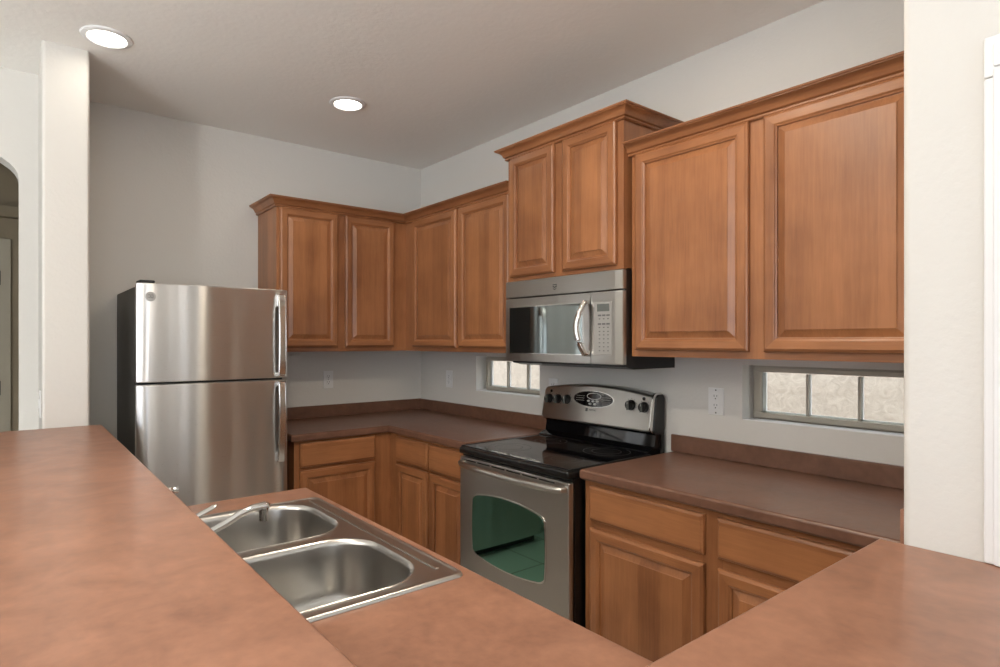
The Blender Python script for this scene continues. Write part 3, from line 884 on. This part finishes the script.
# backguard
b = MB(); b.prism([(0.020, 0.874), (0.150, 0.874), (0.150, 0.912), (0.135, 0.922), (0.098, 0.934), (0.088, 0.985), (0.098, 1.0), (0.020, 1.0)], R0 - 0.010, R1 - 0.027, 'y', bev=0.002)
b.build('riser', BLACKG, r)
def guard_shape(y0, y1, zt, za, zb, rc):
    n = 20; pts = []
    def arcpts(cx, cz, a0, a1, r_, m=6):
        return [(cx + r_ * math.cos(a0 + (a1 - a0) * k / m), cz + r_ * math.sin(a0 + (a1 - a0) * k / m)) for k in range(m + 1)]
    pts += arcpts(y0 + rc, zb + rc, math.pi, 1.5 * math.pi, rc)
    pts += arcpts(y1 - rc, zb + rc, 1.5 * math.pi, 2 * math.pi, rc)
    pts += arcpts(y1 - rc, zt - rc, 0, 0.5 * math.pi, rc)
    for k in range(1, n):
        t = k / n
        pts.append((y1 - rc + (y0 + rc - y1 + rc) * t, zt + (za - zt) * 4 * t * (1 - t)))
    pts += arcpts(y0 + rc, zt - rc, 0.5 * math.pi, math.pi, rc)
    return pts
GF = lambda z: 0.122 - 0.20 * (z - 1.0)
def shear(b):
    for v in b.bm.verts:
        v.co.x = v.co.x + 0.122 - 0.20 * (v.co.z - 1.0) if v.co.x > -0.05 else 0.022
b = MB(); b.prism(guard_shape(R0 - 0.022, R1 - 0.036, 1.166, 1.192, 0.998, 0.022), -0.2, 0.0, 'x', bev=0.012, seg=4)
for v in b.bm.verts: v.co.x = (v.co.x + 0.122 - 0.20 * (v.co.z - 1.0)) if v.co.x > -0.1 else 0.022
bgd = b.build('control_panel', ST_AP, r, smooth=40)
b = MB(); b.prism(guard_shape(0.024, 0.131, 1.176, 1.176, 0.994, 0.034), R1 - 0.038, R1 - 0.031, 'y', bev=0.002)
for v in b.bm.verts: v.co.x += -0.16 * (v.co.z - 1.0) * (v.co.x - 0.02) / 0.1
b.build('end_trim', ST_HAN, r)
b = MB(); b.prism(guard_shape(0.020, 0.104, 1.168, 1.168, 0.985, 0.028), R1 - 0.0315, R1 - 0.026, 'y', bev=0.002)
for v in b.bm.verts: v.co.x += -0.16 * (v.co.z - 1.0) * (v.co.x - 0.02) / 0.1
b.build('end_cap', BLACK, r)
TILT = math.atan(0.20)
def on_guard(bm_, fn):
    for v in bm_.bm.verts: v.co.x += GF(v.co.z)
def ellipse(cy, cz, a, c_, n=36): return [(cy + a * math.cos(2 * math.pi * k / n), cz + c_ * math.sin(2 * math.pi * k / n)) for k in range(n)]
OY, OZ = 1.722, 1.122
b = MB(); b.prism(ellipse(OY, OZ, 0.128, 0.041), -0.004, 0.001, 'x'); on_guard(b, GF); ov = b.build('display_bezel', ST_HAN, bgd)
b = MB(); b.prism(ellipse(OY, OZ, 0.123, 0.0375), -0.003, 0.002, 'x'); on_guard(b, GF); b.build('display', BLACKG, ov)
b = MB(); b.prism(ellipse(OY + 0.005, OZ + 0.014, 0.046, 0.0165), 0.0, 0.0026, 'x'); on_guard(b, GF); b.build('clock_ring', LIGHTKEY, ov)
b = MB(); b.prism(ellipse(OY + 0.005, OZ + 0.014, 0.041, 0.0138), 0.0, 0.0030, 'x'); on_guard(b, GF); b.build('clock', BLACKG, ov)
for dy, dz in ((-0.026, -0.010), (0.003, -0.011), (0.030, -0.010), (-0.014, -0.024), (0.016, -0.024)):
    b = MB(); b.prism(ellipse(OY + dy, OZ + dz, 0.0095, 0.0048, 16), 0.0, 0.0034, 'x'); on_guard(b, GF); b.build('key', LIGHTKEY, ov)
for sg in (-1, 1):
    b = MB()
    for k in range(7):
        for q in range(3):
            yy = OY + sg * (0.058 + k * 0.008); zz = OZ + 0.012 - q * 0.011
            if ((yy - OY) / 0.118) ** 2 + ((zz - OZ) / 0.032) ** 2 < 1: b.box(0.0, 0.0026, yy - 0.0022, yy + 0.0022, zz - 0.0012, zz + 0.0012)
    on_guard(b, GF); b.build('key_print', PADM, ov)['kind'] = 'stuff'
for ky, kz in ((1.424, 1.104), (1.487, 1.106), (1.550, 1.108), (1.950, 1.112), (2.024, 1.108)):
    b = MB(); xk = GF(kz)
    b.lathe((xk, ky, kz), [(0.0, -0.006), (0.025, -0.006), (0.025, 0.004), (0.022, 0.008), (0.0215, 0.018), (0.019, 0.021), (0.0, 0.021)], n=26, axis='x')
    k_ = b.build('knob', BLACK, bgd)
    b = MB(); b.box(xk + 0.020, xk + 0.0285, ky - 0.0055, ky + 0.0055, kz - 0.0205, kz + 0.0205, bev=0.002); b.build('knob_grip', LCD, k_)
    b = MB(); b.box(xk + 0.0283, xk + 0.0290, ky - 0.0012, ky + 0.0012, kz + 0.006, kz + 0.019); b.build('pointer', LIGHTKEY, k_)
    b = MB()
    for q in range(9):
        a = math.radians(-50 + q * 35)
        yy, zz = ky + 0.031 * math.cos(a), kz + 0.031 * math.sin(a)
        b.box(0, 0.0008, yy - 0.0016, yy + 0.0016, zz - 0.0016, zz + 0.0016)
    on_guard(b, GF); b.build('dial_marks', KEYM, bgd)
for ky, kz in ((1.432, 1.144), (2.018, 1.146)):
    b = MB(); b.lathe((GF(kz), ky, kz), [(0.0, -0.004), (0.008, -0.004), (0.008, 0.002), (0.006, 0.003), (0.0, 0.003)], n=16, axis='x'); b.build('indicator_light', BLACKG, bgd)
b = MB(); ez, ey = 1.068, 1.690
b.prism([(ey - 0.008, ez - 0.008), (ey + 0.006, ez - 0.008), (ey + 0.006, ez + 0.008), (ey - 0.008, ez + 0.008)], -0.001, 0.0012, 'x'); on_guard(b, GF); b.build('emblem', KEYM, bgd)
text('lettering', 'MAYTAG', 0.011, (GF(ez) + 0.001, ey + 0.038, ez), (math.pi / 2 - 0.0, 0, math.pi / 2), KEYM, bgd)

# ------------------------------------------------------------------ sink, tap, sprayer
def rrect(x0, x1, y0, y1, rx, z, n=8, r2=None):
    """rounded rectangle loop; r2 gives the corner radius on the x0 side"""
    pts = []
    rs = {(1, 1): rx, (0, 1): r2 or rx, (0, 0): r2 or rx, (1, 0): rx}
    for (sx, sy), a0 in (((1, 1), 0), ((0, 1), 90), ((0, 0), 180), ((1, 0), 270)):
        rr_ = rs[sx, sy]
        cx = x1 - rr_ if sx else x0 + rr_
        cy = y1 - rr_ if sy else y0 + rr_
        for k in range(n + 1):
            a = math.radians(a0 + 90 * k / n)
            pts.append((cx + rr_ * math.cos(a), cy + rr_ * math.sin(a), z))
    return pts
r = thing('sink', 'stainless drop-in double-bowl sink set into the low counter', 'sink', ((SX0 + SX1) / 2, (SY0 + SY1) / 2, CT1))
ZT = CT1 + 0.0065
bm_ = bmesh.new()
def addloop(pts): return [bm_.verts.new(p) for p in pts]
def bridge(A, B):
    n = len(A)
    for i in range(n): bm_.faces.new((A[i], A[(i + 1) % n], B[(i + 1) % n], B[i]))
o0 = addloop(rrect(SX0, SX1, SY0, SY1, 0.022, CT1 + 0.0006))
o1 = addloop(rrect(SX0 + 0.001, SX1 - 0.001, SY0 + 0.001, SY1 - 0.001, 0.022, CT1 + 0.004))
o2 = addloop(rrect(SX0 + 0.005, SX1 - 0.005, SY0 + 0.005, SY1 - 0.005, 0.020, ZT + 0.0012))
o3 = addloop(rrect(SX0 + 0.010, SX1 - 0.010, SY0 + 0.010, SY1 - 0.010, 0.017, ZT + 0.0006))
o4 = addloop(rrect(SX0 + 0.014, SX1 - 0.014, SY0 + 0.014, SY1 - 0.014, 0.015, ZT - 0.002))
for A, B in ((o0, o1), (o1, o2), (o2, o3), (o3, o4)): bridge(A, B)
BOWLS = [(1.690, 2.085, 1.938, 2.262), (1.690, 2.085, 2.318, 2.642)]
edge_loops = [o4]
for (x0, x1, y0, y1) in BOWLS:
    prev = addloop(rrect(x0 - 0.010, x1 + 0.010, y0 - 0.010, y1 + 0.010, 0.095, ZT - 0.002, r2=0.115)); edge_loops.append(prev)
    for ins, z, rad in ((-0.006, ZT + 0.0006, 0.0), (0.0, ZT - 0.003, 0), (0.004, ZT - 0.012, 0), (0.007, ZT - 0.05, 0), (0.010, ZT - 0.11, 0), (0.015, ZT - 0.135, 0), (0.028, ZT - 0.152, 0), (0.05, ZT - 0.160, 0), (0.085, ZT - 0.163, 0)):
        cur = addloop(rrect(x0 + ins, x1 - ins, y0 + ins, y1 - ins, max(0.085 - ins * 0.5, 0.03), z, r2=max(0.105 - ins * 0.5, 0.03)))
        bridge(prev, cur); prev = cur
    bm_.faces.new(prev)
es = []
for lp in edge_loops:
    n = len(lp)
    for i in range(n): es.append(bm_.edges.get((lp[i], lp[(i + 1) % n])) or bm_.edges.new((lp[i], lp[(i + 1) % n])))
bmesh.ops.triangle_fill(bm_, use_beauty=True, edges=es)
b = MB(); b.merge(bm_); b.build('basin', ST_SINK, r, smooth=50)
b = MB(); b.box(SX0 + 0.030, SX0 + 0.040, SY0 + 0.03, SY1 - 0.06, ZT - 0.003, ZT + 0.0005, bev=0.0015); b.build('front_ridge', ST_SINK, r)
for (x0, x1, y0, y1) in BOWLS:
    b = MB(); c0 = ((x0 + x1) / 2 + 0.02, (y0 + y1) / 2, ZT - 0.163)
    b.lathe(c0, [(0.0, 0.0005), (0.030, 0.0005), (0.034, 0.003), (0.043, 0.003), (0.045, 0.0005), (0.045, -0.004), (0.0, -0.004)], n=28); dn = b.build('drain', ST_HAN, r)
    b = MB(); b.lathe((c0[0], c0[1], c0[2] + 0.001), [(0.0, 0.006), (0.005, 0.006), (0.006, 0.0), (0.026, 0.0), (0.026, -0.001), (0.0, -0.001)], n=24); b.build('strainer', ST_AP, dn)

FXB, FYB = 2.125, 2.29
r = thing('faucet', 'chrome kitchen faucet arching from behind the bar over the sink', 'faucet', (FXB, FYB, ZT))
b = MB(); b.prism([(p[0], p[1]) for p in rrect(FXB - 0.026, FXB + 0.026, FYB - 0.125, FYB + 0.125, 0.025, 0)], ZT - 0.0012, ZT + 0.012, 'z', bev=0.004); b.build('base_plate', CHROME, r)
b = MB(); b.lathe((FXB, FYB, ZT + 0.010), [(0.0, 0.0), (0.022, 0.0), (0.020, 0.012), (0.016, 0.03), (0.015, 0.045), (0.0, 0.05)], n=22); b.build('body', CHROME, r)
pth = [(FXB, FYB, ZT + 0.045), (FXB - 0.035, FYB, ZT + 0.054), (FXB - 0.085, FYB, ZT + 0.066), (FXB - 0.12, FYB, ZT + 0.080), (FXB - 0.15, FYB, ZT + 0.095), (FXB - 0.178, FYB, ZT + 0.103), (FXB - 0.206, FYB, ZT + 0.104), (FXB - 0.215, FYB, ZT + 0.102)]
b = MB(); b.tube(pth, [0.011, 0.0105, 0.009, 0.008, 0.008, 0.009, 0.0105, 0.008], n=16); b.build('spout', CHROME, r)
b = MB(); b.lathe((FXB - 0.203, FYB, ZT + 0.070), [(0.0, 0.0), (0.0095, 0.0), (0.0105, 0.002), (0.0105, 0.020), (0.0115, 0.022), (0.0115, 0.032), (0.0, 0.034)], n=20); b.build('aerator', CHROME, r)
for sg, (tx, tz) in ((-1, (-0.125, 0.098)), (1, (0.02, 0.085))):
    yh = FYB + sg * 0.100
    b = MB(); b.lathe((FXB, yh, ZT + 0.010), [(0.0, 0.0), (0.022, 0.0), (0.021, 0.018), (0.018, 0.036), (0.012, 0.046), (0.0, 0.048)], n=22)
    hb = b.build('valve', CHROME, r)
    b = MB(); b.tube([(FXB, yh, ZT + 0.050), (FXB + tx * 0.35, yh, ZT + 0.056 + (tz - 0.056) * 0.22), (FXB + tx * 0.75, yh, ZT + 0.056 + (tz - 0.056) * 0.68), (FXB + tx * 0.96, yh, ZT + tz - 0.003), (FXB + tx, yh, ZT + tz)], [0.009, 0.0085, 0.009, 0.0085, 0.003], n=14, flat=0.55); b.build('lever', CHROME, hb)

VX, VY = 2.042, 1.866
r = thing('sprayer', 'small chrome sprayer whose tip just shows past the bar edge', 'sprayer', (VX, VY, CT1))
b = MB(); b.lathe((VX, VY, CT1 + 0.0003), [(0.0, 0.0), (0.022, 0.0), (0.020, 0.006), (0.014, 0.011), (0.014, 0.022), (0.0, 0.022)], n=22); b.build('collar', CHROME, r)
b = MB(); b.lathe((VX, VY, CT1 + 0.020), [(0.0, 0.0), (0.010, 0.0), (0.010, 0.035), (0.013, 0.050), (0.013, 0.062), (0.009, 0.070), (0.0, 0.072)], n=20); b.build('wand', CHROME, r)
b = MB(); b.tube([(VX, VY, CT1 + 0.078), (VX - 0.012, VY, CT1 + 0.081), (VX - 0.022, VY, CT1 + 0.080)], [0.008, 0.009, 0.010], n=14); b.build('spray_head', CHROME, r)

# ------------------------------------------------------------------ outlets and switch
def outlet(label, M, u, z, decora=False):
    w, h = 0.035, 0.0575
    r = thing('wall_outlet', label, 'outlet', M(u, 0.0, z - h), 'kitchen wall outlets')
    b = MB(); fbox(b, M, u - w, u + w, 0.0005, 0.006, z - h, z + h, bev=0.0018); b.build('cover_plate', WHITEP, r)
    if decora:
        b = MB(); fbox(b, M, u - 0.0165, u + 0.0165, 0.004, 0.0085, z - 0.0335, z + 0.0335, bev=0.001); faces = [b.build('receptacle', WHITEP, r)] * 2
    else:
        faces = []
        for dz in (-0.0195, 0.0195):
            b = MB()
            pr = ellipse(u, z + dz, 0.0168, 0.0145, 24)
            if M is MAPX: b.prism(pr, 0.004, 0.0085, 'x', bev=0.0008)
            else: b.prism(pr, 0.004, 0.0085, 'y', bev=0.0008)
            faces.append(b.build('receptacle', WHITEP, r))
    for f, dz in zip(faces, (-0.0195, 0.0195)):
        b = MB()
        for du in (-0.0062, 0.0062): fbox(b, M, u + du - 0.0011, u + du + 0.0011, 0.008, 0.0089, z + dz + 0.0005, z + dz + 0.0085)
        fbox(b, M, u - 0.0024, u + 0.0024, 0.008, 0.0089, z + dz - 0.0095, z + dz - 0.0048)
        b.build('slots', SLOT, f)
    for dz in ((-0.048, 0.048) if decora else (0.0,)):
        b = MB(); fbox(b, M, u - 0.003, u + 0.003, 0.005, 0.0068, z + dz - 0.003, z + dz + 0.003, bev=0.0008); b.build('screw', SLOT if decora else PADM, r)
outlet('white duplex outlet on the back wall, just right of the refrigerator', MAPY, 0.729, 1.155)
outlet('white duplex outlet on the range wall between the room corner and left window', MAPX, 0.366, 1.149)
outlet('white duplex outlet half hidden behind the top of the range', MAPX, 1.356, 1.146)
outlet('large white outlet with two dark screws between the range and right-hand window', MAPX, 2.317, 1.153, True)

r = thing('light_switch', 'white light switch plate on the edge of the white column at far left', 'switch', (2.292, 0.55, 1.09))
b = MB(); b.box(2.2925, 2.2985, 0.520, 0.592, 1.085, 1.198, bev=0.0018); b.build('cover_plate', WHITEP, r)
b = MB(); b.box(2.297, 2.3015, 0.548, 0.564, 1.123, 1.160, bev=0.0015); b.build('rocker', WHITEP, r)

# ------------------------------------------------------------------ recessed ceiling lights
def can(label, x, y, watts):
    r = thing('recessed_light', label, 'ceiling light', (x, y, CEIL - 0.012), 'recessed ceiling lights')
    b = MB(); b.lathe((x, y, CEIL), [(0.070, -0.003), (0.074, -0.010), (0.080, -0.011), (0.093, -0.006), (0.096, -0.0006), (0.070, -0.0006)], n=48); b.build('trim_ring', TRIMW, r)
    b = MB(); b.lathe((x, y, CEIL), [(0.0, -0.0055), (0.04, -0.005), (0.0735, -0.003), (0.0735, -0.001), (0.0, -0.001)], n=48); b.build('lens', LAMP, r)
    l = bpy.data.lights.new('lamp', 'AREA'); l.shape = 'DISK'; l.size = 0.14; l.energy = watts; l.color = (1.0, 0.87, 0.70)
    o = bpy.data.objects.new('lamp', l); COL.objects.link(o); o.parent = r; o.location = (0, 0, -0.002)
can('lit recessed ceiling light beside the white column at upper left', 2.078, 0.82, CAN_W)
can('smaller-looking lit recessed ceiling light above the corner cabinets', 0.975, 0.795, CAN_W)
can('lit recessed ceiling light over the sink counter', 2.05, 2.45, CAN_FILL)  # this can and the next are added out of view to brighten the kitchen
can('lit recessed ceiling light over the aisle in front of the range', 1.10, 2.45, CAN_FILL)

# added fill light out of view: hanging bowl uplight that brightens the ceiling
PX, PY, PZ = 4.3, 2.9, 1.90
r = thing('pendant_light', 'hanging bowl uplight over the dining area beyond the bar', 'pendant light', (PX, PY, PZ))
b = MB()
out_ = [(0.205 * math.sin(math.radians(a)), 0.035 + 0.0 - 0.15 * math.cos(math.radians(a))) for a in range(0, 91, 9)]
in_ = [(0.197 * math.sin(math.radians(a)), 0.035 - 0.142 * math.cos(math.radians(a))) for a in range(90, -1, -9)]
b.lathe((PX, PY, PZ), out_ + in_, n=40); b.build('bowl', TRIMW, r)
b = MB(); b.lathe((PX, PY, PZ), [(0.0, -0.10), (0.018, -0.095), (0.018, -0.06), (0.030, -0.035), (0.030, -0.015), (0.018, 0.0), (0.0, 0.004)], n=20); b.build('bulb', emit('lit_bulb', (1.0, 0.95, 0.88), 6.0), r)
b = MB(); b.lathe((PX, PY, PZ + 0.17), [(0.0, 0.0), (0.006, 0.0), (0.006, CEIL - PZ - 0.20), (0.06, CEIL - PZ - 0.19), (0.06, CEIL - PZ - 0.1705), (0.0, CEIL - PZ - 0.1705)], n=20); b.build('stem', ST_HAN, r)
for a in (0.4, 0.4 + 2 * math.pi / 3, 0.4 + 4 * math.pi / 3):
    b = MB(); b.tube([(PX, PY, PZ + 0.18), (PX + 0.2 * math.cos(a), PY + 0.2 * math.sin(a), PZ + 0.035)], 0.003, n=6); b.build('arm', ST_HAN, r)
l = bpy.data.lights.new('lamp', 'POINT'); l.shadow_soft_size = 0.09; l.energy = UPLIGHT_FILL; l.color = (1.0, 0.98, 0.95)
o = bpy.data.objects.new('lamp', l); COL.objects.link(o); o.parent = r; o.location = (0, 0, -0.02)

for o in SC.objects:
    if '_o' in o: del o['_o']
